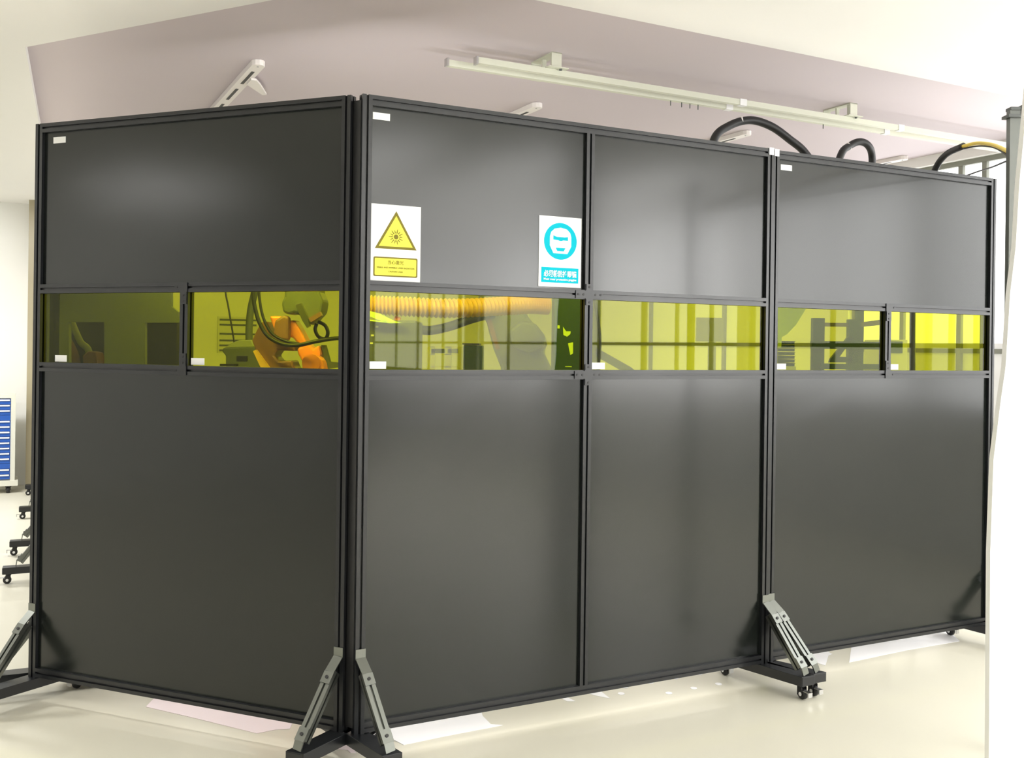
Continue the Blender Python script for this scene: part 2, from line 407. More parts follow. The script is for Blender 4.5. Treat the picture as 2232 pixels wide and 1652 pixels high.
# side screens running back from the left end of A; only their feet stick out
dS = Vector((-.413, .911, 0)); endA = locA+dS*.03+Vector((.065, .03, 0))
rzS = math.atan2(-dS.y, -dS.x)
side = ((.03, 2.39, [1, 1], 'hidden side screen nearest the left corner, only its wheeled feet showing at far left'),
        (2.43, 3.33, [1, 0], 'short side screen behind the left corner, its wheeled foot second from the front'),
        (3.37, 4.98, [1, 0], 'side screen behind the left corner, its foot just below the blue drawer cabinet'),
        (5.02, 6.47, [1, 0], 'rearmost side screen, its small foot in front of the brown-grey column'))
for t0, t1, ft, lab in side:
    W = t1-t0
    f_ = []
    if ft[0]: f_.append((.02, 0))
    if ft[1]: f_.append((W-.02, 0))
    make_screen(lab, endA+dS*t1, rzS, W, feet=f_, flen=.31)

# ---------------------------------------------------------------- signs
def poly_part(name, m, parent, pts, y0, y1):
    R = Matrix(((1, 0, 0, 0), (0, 0, 1, 0), (0, 1, 0, 0), (0, 0, 0, 1)))
    return MB().prism(pts, y0, y1, R).build(name, m, parent)
def ring_part(name, m, parent, outer, inner, y0, y1):
    mb = MB(); bm = mb.bm; n = len(outer)
    V = {}
    for k, (P, y) in enumerate(((outer, y0), (inner, y0), (outer, y1), (inner, y1))): V[k] = [bm.verts.new((x, y, z)) for x, z in P]
    for i in range(n):
        j = (i+1) % n
        bm.faces.new((V[0][i], V[0][j], V[1][j], V[1][i])); bm.faces.new((V[2][i], V[3][i], V[3][j], V[2][j]))
        bm.faces.new((V[0][i], V[2][i], V[2][j], V[0][j])); bm.faces.new((V[1][i], V[1][j], V[3][j], V[3][i]))
    return mb.build(name, m, parent)
def text_part(name, m, parent, txt, x, z, size, y=-.0035, width=None, sy=1.0, bold=0):
    cu = D.curves.new(name, 'FONT'); cu.body = txt; cu.size = size; cu.align_x = 'CENTER'; cu.align_y = 'CENTER'
    cu.extrude = .0003; cu.offset = bold
    t = D.objects.new(name, cu); C.objects.link(t); bpy.context.view_layer.update()
    me = D.meshes.new_from_object(t.evaluated_get(bpy.context.evaluated_depsgraph_get())); D.objects.remove(t)
    me.name = name; me.materials.clear(); me.materials.append(m)
    xs = [v.co.x for v in me.vertices] or [0, 1]
    k = width/(max(xs)-min(xs)) if width else 1
    cx_ = (max(xs)+min(xs))/2; ys = [v.co.y for v in me.vertices] or [0]; cy_ = (max(ys)+min(ys))/2
    for v in me.vertices:
        a_, b_, c_ = v.co; v.co = ((a_-cx_)*k, -c_, (b_-cy_)*sy)
    me.update(); o = D.objects.new(name, me); C.objects.link(o); o.parent = parent; o.location = (x, y, z); return o
def rrect(x0, x1, z0, z1, r, n=5):
    P = []
    for cx_, cz_, a0 in ((x1-r, z0+r, -90), (x1-r, z1-r, 0), (x0+r, z1-r, 90), (x0+r, z0+r, 180)):
        for i in range(n+1):
            a_ = math.radians(a0+90*i/n); P.append((cx_+r*math.cos(a_), cz_+r*math.sin(a_)))
    return P
def circ(cx_, cz_, rx, rz_=None, n=48): rz_ = rz_ or rx; return [(cx_+rx*math.cos(2*PI*i/n), cz_+rz_*math.sin(2*PI*i/n)) for i in range(n)]
yaw = TB
def sign_root(name, label, s, z):
    return thing(name, label, 'sign', P0+dB*s+nB*.0045+Vector((0, 0, z)), TB)
s1 = sign_root('laser_warning_sign', 'white sign with yellow laser warning triangle beside the corner post', .032, 1.853)
poly_part('plate', M['stick'], s1, [(0, 0), (.206, 0), (.206, .298), (0, .298)], -.002, 0)
cxs = .103
def tri(cx_, z0, z1, hw, inset=0):
    return [(cx_-hw, z0), (cx_+hw, z0), (cx_, z1)]
To = tri(cxs, .126, .274, .086); Ti = tri(cxs, .1355, .2560, .0705)
poly_part('yellow_triangle', M['yellowp'], s1, Ti, -.0028, -.0018)
ring_part('triangle_border', M['olive'], s1, To, Ti, -.0031, -.0018)
poly_part('starburst', M['olive'], s1, [(cxs+.0095*math.cos(a_), .174+.0095*math.sin(a_)) for a_ in [2*PI*i/20 for i in range(20)]], -.0034, -.0026)
for i in range(14):
    a_ = 2*PI*i/14; r0, r1 = .014, (.030 if i % 2 else .026)
    q = (-math.sin(a_)*.0020, math.cos(a_)*.0020)
    poly_part('ray', M['olive'], s1, [(cxs+r0*math.cos(a_)+q[0], .174+r0*math.sin(a_)+q[1]), (cxs+r1*math.cos(a_)+q[0]*.5, .174+r1*math.sin(a_)+q[1]*.5), (cxs+r1*math.cos(a_)-q[0]*.5, .174+r1*math.sin(a_)-q[1]*.5), (cxs+r0*math.cos(a_)-q[0], .174+r0*math.sin(a_)-q[1])], -.0034, -.0026)
Bo = rrect(.012, .194, .018, .094, .006); Bi = rrect(.0172, .1888, .0232, .0888, .004)
poly_part('text_box', M['yellowp'], s1, Bi, -.0028, -.0018); ring_part('box_border', M['olive'], s1, Bo, Bi, -.0031, -.0018)
text_part('lettering', M['olive'], s1, '当心激光', cxs, .074, .017)
text_part('lettering', M['olive'], s1, 'VISIBLE AND INVISIBLE LASER RADIATION', cxs, .053, .009, width=.155)
text_part('lettering', M['olive'], s1, 'CAUTION LASER', cxs, .038, .008, width=.06)

s2 = sign_root('goggles_sign', 'white sign with light blue goggles emblem beside the middle upright', .771, 1.861)
poly_part('plate', M['stick'], s2, [(0, 0), (.207, 0), (.207, .298), (0, .298)], -.002, 0)
cxs, czs = .104, .194
Rr = circ(cxs, czs, .080, .078)
# white head shape standing in a blue disc
head = [(cxs+x, czs+z) for x, z in ((-.034, -.052), (.034, -.052), (.052, -.020), (.052, .020), (.046, .038), (.030, .052), (0, .058), (-.030, .052), (-.046, .038), (-.052, .020), (-.052, -.020))]
poly_part('blue_disc', M['cyan'], s2, Rr, -.0028, -.0018)
poly_part('head_emblem', M['stick'], s2, head, -.0032, -.0026)
poly_part('goggles_emblem', M['cyan'], s2, [(cxs+x, czs+z) for x, z in ((-.036, .024), (-.020, .018), (.020, .018), (.036, .020), (.036, .004), (.012, .004), (.004, .001), (-.004, .001), (-.012, .004), (-.036, .006))], -.0036, -.0030)
poly_part('chin_emblem', M['cyan'], s2, [(cxs+x, czs+z) for x, z in ((-.024, -.028), (.024, -.028), (.016, -.042), (-.016, -.042))], -.0036, -.0030)
bo_, bi_ = [(.013, .018), (.194, .018), (.194, .082), (.013, .082)], [(.018, .022), (.189, .022), (.189, .078), (.018, .078)]
poly_part('text_box', M['cyan'], s2, bo_, -.0028, -.0018)
text_part('lettering', M['stick'], s2, '必须戴防护眼镜', cxs, .056, .024, width=.160, sy=1.2, bold=.0006)
text_part('lettering', M['stick'], s2, 'Must wear protective goggles', cxs, .031, .012, width=.160, bold=.0003)

# ---------------------------------------------------------------- ceiling track with twin rails
def along(p, q, t): return p.lerp(q, t)
ZR = Z_TRAY-.10
ra = atz(1040, 132, ZR); rb = atz(1340, 186, ZR); dT = dB.copy()
nBk = -nB
tr_ = thing('ceiling_track', 'long ivory twin-rail track hanging below the ceiling', 'track', (ra.x, ra.y, ZR), TB)
MB().box(0, 4.6, -.016, .016, -.016, .016).build('track_rail', M['track'], tr_)
MB().box(-.12, 4.6, .085, .117, -.022, .010).build('track_rail', M['track'], tr_)
for x in (.0, -.12):
    y = 0 if x == 0 else .101; MB().box(x-.012, x, y-.019, y+.019, -.022, .018).build('end_cap', M['chrome'], tr_)
for x in (.45, 2.62):
    mb = MB(); mb.box(x-.03, x+.03, -.04, -.034, .016, .1); mb.box(x-.03, x+.03, .19, .196, .0, .1); mb.box(x-.03, x+.03, -.04, .196, .094, .10); mb.box(x-.05, x+.07, -.05, .02, .017, .022)
    mb.box(x-.012, x+.012, .095, .105, .01, .095); mb.box(x-.012, x+.012, -.005, .005, .022, .095)
    mb.build('hanger', M['track'], tr_)
    MB().cyl((x+.03, -.03, .008), (x+.03, -.03, .018), .008, n=8).build('clamp_screw', M['dgrey'], tr_)
for x in (1.72, 3.05):
    MB().box(x, x+.05, -.019, .019, -.019, .019).build('rail_coupler', M['stick'], tr_)
    MB().box(x-.02, x+.03, .082, .120, -.025, .013).build('rail_coupler', M['stick'], tr_)
for x in (1.30, 1.38, 1.44, 1.50, 2.5):
    MB().cyl((x, .101, -.05), (x, .101, -.022), .003, n=6).build('hook', M['dgrey'], tr_)

# slotted white ceiling diffusers, all running away from the long screen run
def diffuser(px, py, label, L=1.35, wd=.072, side=False):
    p = atz(px, py, Z_TRAY-.031)
    r = thing('slot_diffuser', label, 'air diffuser', (p.x, p.y, Z_TRAY-.031), rz, 'slotted ceiling bars')
    # local x runs away from the camera
    mb = MB(); w_ = wd/2
    outl = [(L, -w_), (L, w_), (.03, w_), (.008, w_*.6), (0, 0), (.008, -w_*.6), (.03, -w_)]
    mb.prism(outl, 0, .03); mb.build('housing', M['diff'], r)
    x = .16
    while x < L-.3:
        MB().box(x, x+.30, -.009, .009, -.0015, .001).build('slot', M['black'], r); x += .43
    MB().cyl((.045, 0, -.002), (.045, 0, .001), .006, n=10).build('screw', M['mgrey'], r)
    return r
d1 = diffuser(566, 141, 'white slotted ceiling bar above the left screen')
mb = MB(); mb.prism([(.30, -.02), (.42, -.02), (.62, -.16), (.60, -.18), (.38, -.09), (.30, -.05)], -.012, 0); mb.build('side_bracket', M['diff'], d1)
diffuser(1176, 233, 'small slotted ceiling bar above the middle screen, beneath the twin-rail track')
diffuser(1634, 293, 'pale ceiling bar seen under the tallest black hose arch')
diffuser(1977, 347, 'pale ceiling bar between the small black hose loop and the black-and-yellow cable')
diffuser(2187, 342, 'pale ceiling bar beside the grey post at right')

# ---------------------------------------------------------------- hoses above the screens
def hose(name, label, cat, pts, r, m, parent=None, n=12, ribs=None, steps=8):
    o = MB().tube(pts, r, n=n, ribs=ribs, steps=steps).build(name, m, parent)
    return tag(o, label, cat) if parent is None else o
hr = .021
Y = 5.6
t_ = thing('cable_hose', 'thick black hose making the tallest arch above the screens', 'hose', at(1755, 700, Y).xy.to_3d())
def rel_(pts, root): return [p-root.location for p in pts]
P = [at(1684, 1480, 5.25), at(1684, 1000, 5.25), at(1684, 720, 5.25), at(1676, 600, 5.3), at(1600, 500, 5.35), at(1548, 400, 5.38), at(1556, 306, 5.4), at(1590, 274, 5.45), at(1635, 262, 5.5), at(1680, 275, 5.55), at(1720, 303, 5.6), at(1757, 336, 5.65), at(1790, 400, 5.7), at(1780, 520, 5.6), at(1720, 590, 5.5), at(1690, 640, 5.4), at(1686, 760, 5.32), at(1686, 1380, 5.32)]
MB().tube(rel_(P, t_), .0225, n=14).build('hose', M['black'], t_)
q = at(1616, 263, 5.48)-t_.location
MB().cyl(q+Vector((-.004, 0, .0)), q+Vector((.004, 0, .001)), .0245, n=16).build('cable_tie', M['diff'], t_)
t_ = thing('cable_hose', 'black hose in a small tight loop above the right screen', 'hose', at(1880, 700, 5.7).xy.to_3d())
P = [at(1927, 1380, 5.5), at(1927, 720, 5.5), at(1915, 630, 5.5), at(1850, 540, 5.5), at(1812, 430, 5.5), at(1832, 340, 5.55), at(1852, 318, 5.6), at(1874, 309, 5.62), at(1893, 318, 5.65), at(1901, 345, 5.7), at(1900, 420, 5.7), at(1912, 540, 5.65), at(1932, 640, 5.6), at(1932, 760, 5.58), at(1932, 1360, 5.58)]
MB().tube(rel_(P, t_), .0205, n=14).build('hose', M['black'], t_)
q = at(1850, 319, 5.6)-t_.location
MB().cyl(q+Vector((-.004, 0, -.002)), q+Vector((.004, 0, .002)), .023, n=16).build('cable_tie', M['diff'], t_)
t_ = thing('cable_hose', 'black cable with yellow lead looping over from the last pane to the grey post', 'hose', at(2120, 700, 5.0).xy.to_3d())
P = [at(1989, 1370, 5.6), at(1989, 900, 5.6), at(1989, 700, 5.6), at(1992, 580, 5.5), at(2012, 440, 5.4), at(2038, 370, 5.3), at(2062, 337, 5.2), at(2100, 318, 5.0)]
MB().tube(rel_(P, t_), .0165, n=14).build('hose', M['black'], t_)
P = [at(2099, 319, 5.0), at(2130, 312, 4.8), at(2165, 316, 4.5), at(2200, 332, 4.1), at(2214, 342, 4.0)]
MB().tube(rel_(P, t_), .0085, n=10).build('yellow_lead', M['ycable'], t_)
P = [at(2099, 324, 5.0), at(2135, 318, 4.8), at(2168, 322, 4.5), at(2198, 340, 4.1), at(2214, 350, 4.0)]
MB().tube(rel_(P, t_), .0045, n=8).build('black_lead', M['black'], t_)
P = [at(2040, 440, 5.75), at(2080, 396, 5.7), at(2120, 378, 5.6), at(2160, 365, 5.2), at(2192, 352, 4.5), at(2214, 345, 4.0)]
MB().tube(rel_(P, t_), .0045, n=8).build('black_lead', M['black'], t_)

# grey post at the right, partly hidden by the white pier
pb_ = at(2196, 1500, 3.95); pz = at(2210, 242, 3.95)
t_ = thing('upright_post', 'tall grey post with a forked clip, half hidden by the white wall at right', 'post', (pb_.x, 3.95, 0))
tx = pz.x-pb_.x
MB().bar((0, 0, 0.012), (tx, 0, pz.z), .044, .03, up=(0, 1, 0)).build('tube', M['tgrey'], t_)
MB().box(-.03, .09, -.05, .05, 0, .012).build('base_plate', M['mgrey'], t_)
mb = MB(); mb.box(tx-.034, tx+.034, -.03, .03, pz.z-.03, pz.z-.018); mb.box(tx+.022, tx+.032, -.02, .02, pz.z-.02, pz.z+.02); mb.bar((tx+.005, 0, pz.z-.01), (tx+.03, 0, pz.z-.02), .01, .03); mb.build('clip', M['dgrey'], t_)
MB().box(tx-.022, tx+.016, -.022, .022, pz.z, pz.z+.012).build('cap', M['dgrey'], t_)

# ---------------------------------------------------------------- blue drawer cabinet at the far left
cf = atz(20, 1074, 0); cY = cf.y
sc = FPX/cY
rt = at(34, 900, cY); 
t_ = thing('drawer_cabinet', 'cream cabinet with small blue drawers on castors by the far wall', 'cabinet', (rt.x-.35*dB.x, cY-.35*dB.y, 0), TB)
W2 = .35
zt_ = at(20, 860, cY).z; zb_ = at(20, 1046, cY).z; zpl = at(20, 1058, cY).z
mb = MB(); mb.box(-W2, W2, .02, .32, zb_, zt_); mb.box(-W2, W2, 0, .02, zt_-.035, zt_); mb.box(W2-.045, W2, 0, .02, zb_, zt_-.035); mb.box(-W2, -W2+.045, 0, .02, zb_, zt_-.035)
mb.build('carcass', M['cab'], t_)
MB().box(-W2-.02, W2+.03, -.02, .34, zpl, zb_).build('plinth', M['cab'], t_)
n = 15; z0_ = zb_+.01; dz = (zt_-.045-z0_)/n; cw = (2*W2-.09-.02)/3
for cidx in range(3):
    for k in range(n):
        x0_ = W2-.045-cw*(cidx+1)-.01*cidx+.004; z_ = z0_+k*dz
        dr = MB(); dr.box(x0_, x0_+cw-.006, -.004, .018, z_+.002, z_+dz*.97); dr = dr.build('drawer', M['blue'], t_)
        if k not in (2, 11): MB().box(x0_+.008, x0_+cw-.014, -.014, -.004, z_+dz*.66, z_+dz*.92).build('handle', M['stick'], dr)
for x in (-W2+.06, W2-.06):
    for y in (.03, .28):
        cst = MB(); cst.box(x-.03, x+.03, y-.03, y+.03, zpl-.012, zpl); cst.box(x-.024, x-.02, y-.02, y+.02, .03, zpl-.012); cst.box(x+.02, x+.024, y-.02, y+.02, .03, zpl-.012)
        o = cst.build('caster', M['black'], t_)
        MB().cyl((x-.018, y, .035), (x+.018, y, .035), .035).build('wheel', M['black'], o)
        MB().cyl((x-.02, y, .035), (x+.02, y, .035), .012).build('hub', M['white'], o)

# ---------------------------------------------------------------- inside the cell, seen through the yellow panes
XZ = Matrix(((1, 0, 0, 0), (0, 0, 1, 0), (0, 1, 0, 0), (0, 0, 0, 1)))
class Rig:
    """a thing standing at depth Y; its parts are drawn in its own upright plane, with true thickness"""
    def __init__(s, name, label, cat, px, Y, group=None):
        s.Y = Y; p = at(px, 750, Y); s.o = thing(name, label, cat, (p.x, Y, 0), 0, group); s.loc = s.o.location.copy()
    def P(s, x, y, dy=0):
        p = at(x, y, s.Y); return (p.x-s.loc.x, dy, p.z)
    def poly(s, name, m, pts, y0, y1, parent=None, floor=False, bevel=0, label=None):
        P = [s.P(*q) for q in pts]; P = [(p[0], p[2]) for p in P]
        if floor: P = [(x, max(z, 0)) for x, z in P]
        o = MB().prism(P, y0, y1, XZ).build(name, m, parent or s.o, bevel=bevel)
        if label: o['label'] = label
        return o
    def rect(s, name, m, x0, x1, y0, y1, d0, d1, parent=None, floor=False, bevel=0):
        a_, b_ = s.P(x0, y0), s.P(x1, y1)
        return MB().box(a_[0], b_[0], d0, d1, 0 if floor else b_[2], a_[2]).build(name, m, parent or s.o, bevel=bevel)
    def tube(s, name, m, pts, r, parent=None, **k):
        return MB().tube([s.P(*q) for q in pts], r, **k).build(name, m, parent or s.o)

# invented grey board with two openings, imitating a reflection in the far-left pane
g_ = Rig('reflection_standin', 'grey board with two square openings, added as a stand-in for a reflection in the far left pane', 'board', 250, 4.95)
g_.poly('board', M['board'], [(96, 590), (373, 590), (373, 668), (388, 680), (392, 703), (316, 703), (316, 1500), (227, 1500), (227, 702), (150, 702), (150, 1500), (96, 1500)], 0, .03, floor=True)
k_ = Rig('machine_cabinet', 'black machine cabinet filling the openings of the grey board', 'cabinet', 240, 5.5)
k_.rect('housing', M['black'], 128, 368, 690, 1500, .08, .16, floor=True, bevel=.01)
q_ = Rig('hose_bundle', 'brown hoses slanting down behind the left opening of the grey board', 'hose', 170, 5.3)
q_.tube('hose', M['rust'], [(112, 650), (128, 700), (152, 745), (170, 790), (180, 900), (182, 1120, .0), (183, 1395, .0)], .035)
q_.tube('hose', M['mgrey'], [(140, 660), (156, 702), (175, 745), (196, 775), (204, 900), (206, 1395)], .018)
q_.tube('hose', M['black'], [(128, 660), (143, 705), (160, 745), (180, 790), (192, 900), (194, 1395)], .025)
q_.poly('clamp_block', M['rust'], [(188, 775), (200, 765), (218, 768), (222, 795), (210, 810), (190, 805)], -.05, .05, bevel=.008)

# wall vent on the far wall
def onwall(x, y):
    a_, b_ = ray(x, y); p = wl; dd = dW
    Y_ = (p.x*dd.y-p.y*dd.x)/(a_*dd.y-dd.x); return Vector((a_*Y_, Y_, CAMH+b_*Y_))
vp = onwall(518, 730)+nB*.001
v_ = thing('wall_vent', 'louvred vent on the far wall, left of the orange robot', 'vent', (vp.x, vp.y, vp.z-.22), TB)
wv = .24
MB().box(-wv, wv, -.02, 0, 0, .44).build('frame', M['cab'], v_)
for i, z in enumerate((.02, .08, .14, .22, .33, .39)):
    MB().box(-wv+.02, wv-.02, -.028, -.02, z, z+.022).build('slat', M['dgrey'], v_)

# control station left of the robot
c_ = Rig('control_station', 'dark grey control station with a hose on top, left of the orange robot', 'machine', 535, 5.7)
c_.poly('housing', M['dgrey'], [(505, 775), (497, 765), (500, 758), (575, 756), (580, 765), (578, 790), (578, 1480), (506, 1480)], -.12, .2, floor=True, bevel=.006)
c_.poly('hood', M['mgrey'], [(500, 758), (515, 748), (530, 742), (556, 741), (562, 752), (575, 756)], -.1, .15, bevel=.004)
c_.rect('display', M['black'], 529, 552, 775, 786, -.126, -.12)
c_.rect('ledge', M['black'], 497, 532, 792, 797, -.16, -.12)
c_.tube('hose', M['dgrey'], [(543, 744), (543, 715), (546, 680), (552, 650), (562, 615), (585, 590), (625, 600), (650, 625)], .021)
c_.tube('cable', M['black'], [(511, 748), (504, 705), (497, 665), (492, 640), (488, 600)], .005)

# orange robot
r_ = Rig('robot_arm', 'orange robot arm with grey tool head behind the left screen', 'robot', 645, 5.0)
MB().lathe([(.26, 0), (.26, .05), (.22, .06), (.20, .42), (.24, .46), (.24, .62)]).build('base', M['orange'], r_.o)
r_.poly('turret', M['rust'], [(560, 742), (578, 705), (588, 700), (600, 738), (622, 748), (650, 752), (652, 765), (615, 763), (607, 775), (617, 787), (645, 785), (650, 800), (690, 830), (690, 1180), (600, 1180), (590, 830), (570, 768)], -.10, .06, bevel=.008)
r_.poly('shoulder_cover', M['rust'], [(615, 700), (636, 688), (645, 694), (644, 742), (625, 744), (612, 730)], -.16, -.10, bevel=.012)
r_.poly('side_rail', M['yduct'], [(566, 765), (572, 762), (600, 800), (600, 815), (588, 812)], -.13, -.10)
r_.poly('lower_arm', M['orange'], [(596, 690), (622, 690), (628, 705), (640, 700), (650, 698), (662, 718), (676, 745), (690, 760), (702, 752), (706, 772), (700, 790), (705, 815), (672, 815), (668, 790), (658, 772), (655, 760), (664, 756), (645, 735), (615, 735), (605, 715)], -.09, .03, bevel=.01)
r_.poly('elbow', M['orange'], [(672, 790), (680, 776), (700, 772), (716, 784), (722, 812), (715, 860), (670, 860)], -.15, -.05, bevel=.015)
o_ = MB(); ctr = Vector(r_.P(692, 790, -.16)); o_.cyl(ctr, ctr+Vector((0, .04, 0)), .045); o_.build('joint_cap', M['orange'], r_.o)
r_.poly('tool_head', M['tgrey'], [(632, 610), (634, 650), (627, 662), (630, 682), (642, 688), (655, 684), (668, 690), (676, 706), (690, 710), (702, 694), (712, 684), (716, 660), (708, 640), (706, 610)], -.14, .02, bevel=.012)
r_.poly('tool_plate', M['chrome'], [(660, 668), (672, 664), (684, 690), (690, 712), (684, 716), (674, 700)], -.17, -.14)
r_.poly('tool_clamp', M['rust'], [(688, 696), (712, 682), (716, 690), (694, 704)], -.18, -.14)
r_.tube('tool_cable', M['black'], [(700, 702, -.08), (715, 710, -.08), (721, 725, -.08), (716, 738, -.08), (702, 735, -.08), (694, 720, -.08), (697, 706, -.08)], .009)
r_.tube('hose', M['black'], [(574, 600, -.22), (576, 640, -.22), (580, 672, -.22), (590, 706, -.22), (608, 734, -.22), (638, 750, -.22), (672, 752, -.22), (710, 744, -.22), (750, 738, -.18), (768, 745, -.1), (770, 860, 0), (740, 1000, 0)], .010)
r_.tube('hose', M['black'], [(586, 600, -.2), (587, 650, -.2), (596, 696, -.2), (614, 728, -.2), (640, 743, -.2), (672, 750, -.2)], .007)
r_.poly('support_strut', M['dgrey'], [(704, 752), (712, 752), (722, 788), (742, 790), (745, 800), (716, 804)], -.05, 0)
r_.poly('tool_bracket', M['dgrey'], [(640, 560), (700, 560), (700, 625), (640, 625)], -.1, .0)

# dark machine just right of the corner, corrugated duct lying on it
m_ = Rig('welding_machine', 'dark machine standing right behind the corner, under the yellow duct', 'machine', 852, 4.95)
m_.rect('housing', M['dgrey'], 790, 897, 697, 1500, 0, .35, floor=True, bevel=.012)
m_.poly('strut', M['ysheet'], [(800, 676), (830, 684), (862, 700), (878, 704), (850, 705), (826, 697), (800, 686)], -.05, -.02)
m_.poly('strut', M['ysheet'], [(800, 696), (845, 701), (845, 704), (800, 699)], -.05, -.02)
for x, y in ((812, 731), (810, 748), (822, 712)): m_.rect('indicator', M['stick'], x-3, x+3, y-2, y+2, -.004, 0)
pts = [at(792, 664, 5.0), at(880, 668, 5.05), at(980, 672, 5.15), at(1080, 668, 5.3), at(1150, 664, 5.4), at(1196, 666, 5.45)]
c0 = pts[0].copy(); c0.z = pts[0].z-.06
t_ = thing('corrugated_duct', 'yellow corrugated duct running behind the pane under the laser sign', 'duct', c0)
MB().tube([p-c0 for p in pts], .040, n=20, steps=21, ribs=1.3).build('duct', M['yduct'], t_)
MB().bar(at(868, 690, 5.05)-c0, at(864, 700, 5.05)-c0, .03, .03).build('strap', M['orange'], t_)

# second robot, dull grey
n_ = Rig('robot_arm', 'dull grey-brown robot body behind the middle pane, under the goggles sign', 'robot', 1130, 6.1)
MB().lathe([(.3, 0), (.3, .05), (.25, .06), (.22, .5), (.28, .55), (.28, .8)]).build('base', M['dgrey'], n_.o)
n_.poly('body', M['tgrey'], [(1040, 615), (1048, 680), (1062, 705), (1076, 760), (1092, 800), (1095, 900), (1090, 1200), (1190, 1200), (1196, 900), (1203, 806), (1184, 765), (1193, 752), (1186, 730), (1150, 692), (1140, 650), (1150, 615)], -.12, .14, bevel=.02)
n_.poly('shoulder_cover', M['tgrey'], [(1110, 720), (1135, 700), (1165, 705), (1188, 735), (1185, 758), (1150, 770), (1115, 756)], -.2, -.12, bevel=.02)
n_.poly('orange_strip', M['rust'], [(1058, 690), (1070, 690), (1090, 760), (1082, 762)], -.14, -.12)
n_.tube('hose', M['black'], [(905, 712, -.3), (940, 722, -.3), (985, 714, -.3), (1030, 698, -.25), (1075, 685, -.14)], .028)
n_.tube('hose', M['black'], [(905, 712, -.3), (880, 715, -.3), (850, 760, -.25), (845, 1000, -.1)], .028)
# perforated machine next to the mullion
p_ = Rig('perforated_cabinet', 'dark cabinet with cut-outs left of the middle upright', 'cabinet', 1235, 5.35)
p_.rect('housing', M['rackg'], 1208, 1262, 640, 1500, 0, .3, floor=True, bevel=.006)
p_.poly('cutout', M['ysheet'], [(1227, 712), (1234, 722), (1244, 722), (1243, 728), (1236, 734), (1228, 730)], -.004, 0)
p_.poly('cutout', M['ysheet'], [(1238, 748), (1249, 746), (1249, 770), (1243, 774)], -.004, 0)
p_.rect('cutout', M['ysheet'], 1215, 1220, 709, 716, -.004, 0); p_.rect('cutout', M['ysheet'], 1232, 1246, 798, 800, -.004, 0)
# yellow rack and grey box further back
y_ = Rig('storage_rack', 'bright yellow frame rack low in the pane under the laser sign', 'rack', 965, 7.2)
for x0, x1 in ((929, 938), (970, 974), (999, 1002)): y_.rect('upright', M['ypaint'], x0, x1, 755, 1500, 0, .04, floor=True)
for y in (755, 771, 798, 900): y_.rect('shelf_rail', M['ypaint'], 938, 999, y, y+3, 0, .035)
y_.rect('shelf_box', M['dgrey'], 940, 968, 760, 770, .0, .3); y_.rect('shelf_box', M['mgrey'], 976, 998, 760, 770, .0, .3)
z_ = Rig('equipment_box', 'dark box standing between the yellow rack and the grey robot', 'box', 1025, 7.0)
z_.rect('body', M['rackg'], 1010, 1043, 752, 1400, 0, .4, floor=True, bevel=.01); z_.rect('lid', M['black'], 1008, 1045, 748, 752, -.01, .41)

# boom with hose right of the middle upright
b_ = Rig('hose_boom', 'dark boom post with a hose and slanting arm right of the middle upright', 'boom', 1292, 5.3)
b_.rect('post', M['dgrey'], 1284, 1298, 600, 1500, 0, .04, floor=True)
b_.tube('hose', M['black'], [(1286, 605, -.04), (1294, 650, -.04), (1301, 690, -.04), (1306, 730, -.04), (1307, 765, -.02), (1304, 800, 0)], .008)
b_.poly('arm', M['dgrey'], [(1298, 762), (1304, 760), (1375, 800), (1400, 820), (1398, 832), (1298, 776)], 0, .035)
MB().box(-.045, .14, -.14, .16, 0, .012).build('base_plate', M['dgrey'], b_.o)
# standing cases, yellow sheet, dark rack behind the right screen
s_ = Rig('yellow_sheet', 'bright yellow-green plastic sheet left of the dark rack', 'sheet', 1700, 5.7)
s_.poly('sheet', M['ysheet'], [(1660, 655), (1768, 655), (1735, 708), (1716, 728), (1704, 735), (1703, 757), (1690, 758), (1690, 1500), (1660, 1500)], 0, .006, floor=True)
for k in range(7):
    y0 = 790-k*8
    e_ = Rig('storage_case', 'dark storage case in the stack behind the pane, left of the dark rack', 'case', 1712, 6.0, 'stacked dark cases')
    z_b = e_.P(1712, y0+8)[2]; a_ = e_.P(1692, y0)[0]; b2 = e_.P(1732, y0)[0]; z_t = e_.P(1712, y0)[2]
    e_.o.location.z = z_b
    MB().box(a_, b2, 0, .35, .0, z_t-z_b-.003).build('case_body', M['rackg'], e_.o); MB().box(a_-.004, b2+.004, -.006, .354, z_t-z_b-.006, z_t-z_b-.003).build('lid', M['board'], e_.o)
e_ = Rig('case_stand', 'pale stand carrying the stack of dark cases', 'stand', 1712, 6.0)
zt2 = e_.P(1712, 798)[2]-.001; a_ = e_.P(1690, 800)[0]; b2 = e_.P(1734, 800)[0]
MB().box(a_, b2, -.01, .36, zt2-.03, zt2).build('stand_top', M['cab'], e_.o)
for x in (a_, b2-.04):
    for y in (-.01, .32): MB().box(x, x+.04, y, y+.04, 0, zt2-.03).build('leg', M['cab'], e_.o)
k2 = Rig('welding_rack', 'dark green steel rack with crossbars behind the right screen', 'rack', 1840, 6.1)
for x0, x1, y0 in ((1773, 1787, 693), (1851, 1866, 696)): k2.rect('upright', M['rackg'], x0, x1, y0, 1500, 0, .05, floor=True)
k2.rect('thin_upright', M['rackg'], 1873, 1880, 660, 1500, .06, .08, floor=True)
k2.rect('top_rail', M['olive'], 1787, 1851, 703, 712, .01, .04)
k2.poly('top_rail', M['olive'], [(1866, 704), (1925, 696), (1925, 708), (1866, 714)], .01, .04)
k2.rect('middle_rail', M['rackg'], 1766, 1925, 743, 762, -.03, .0)
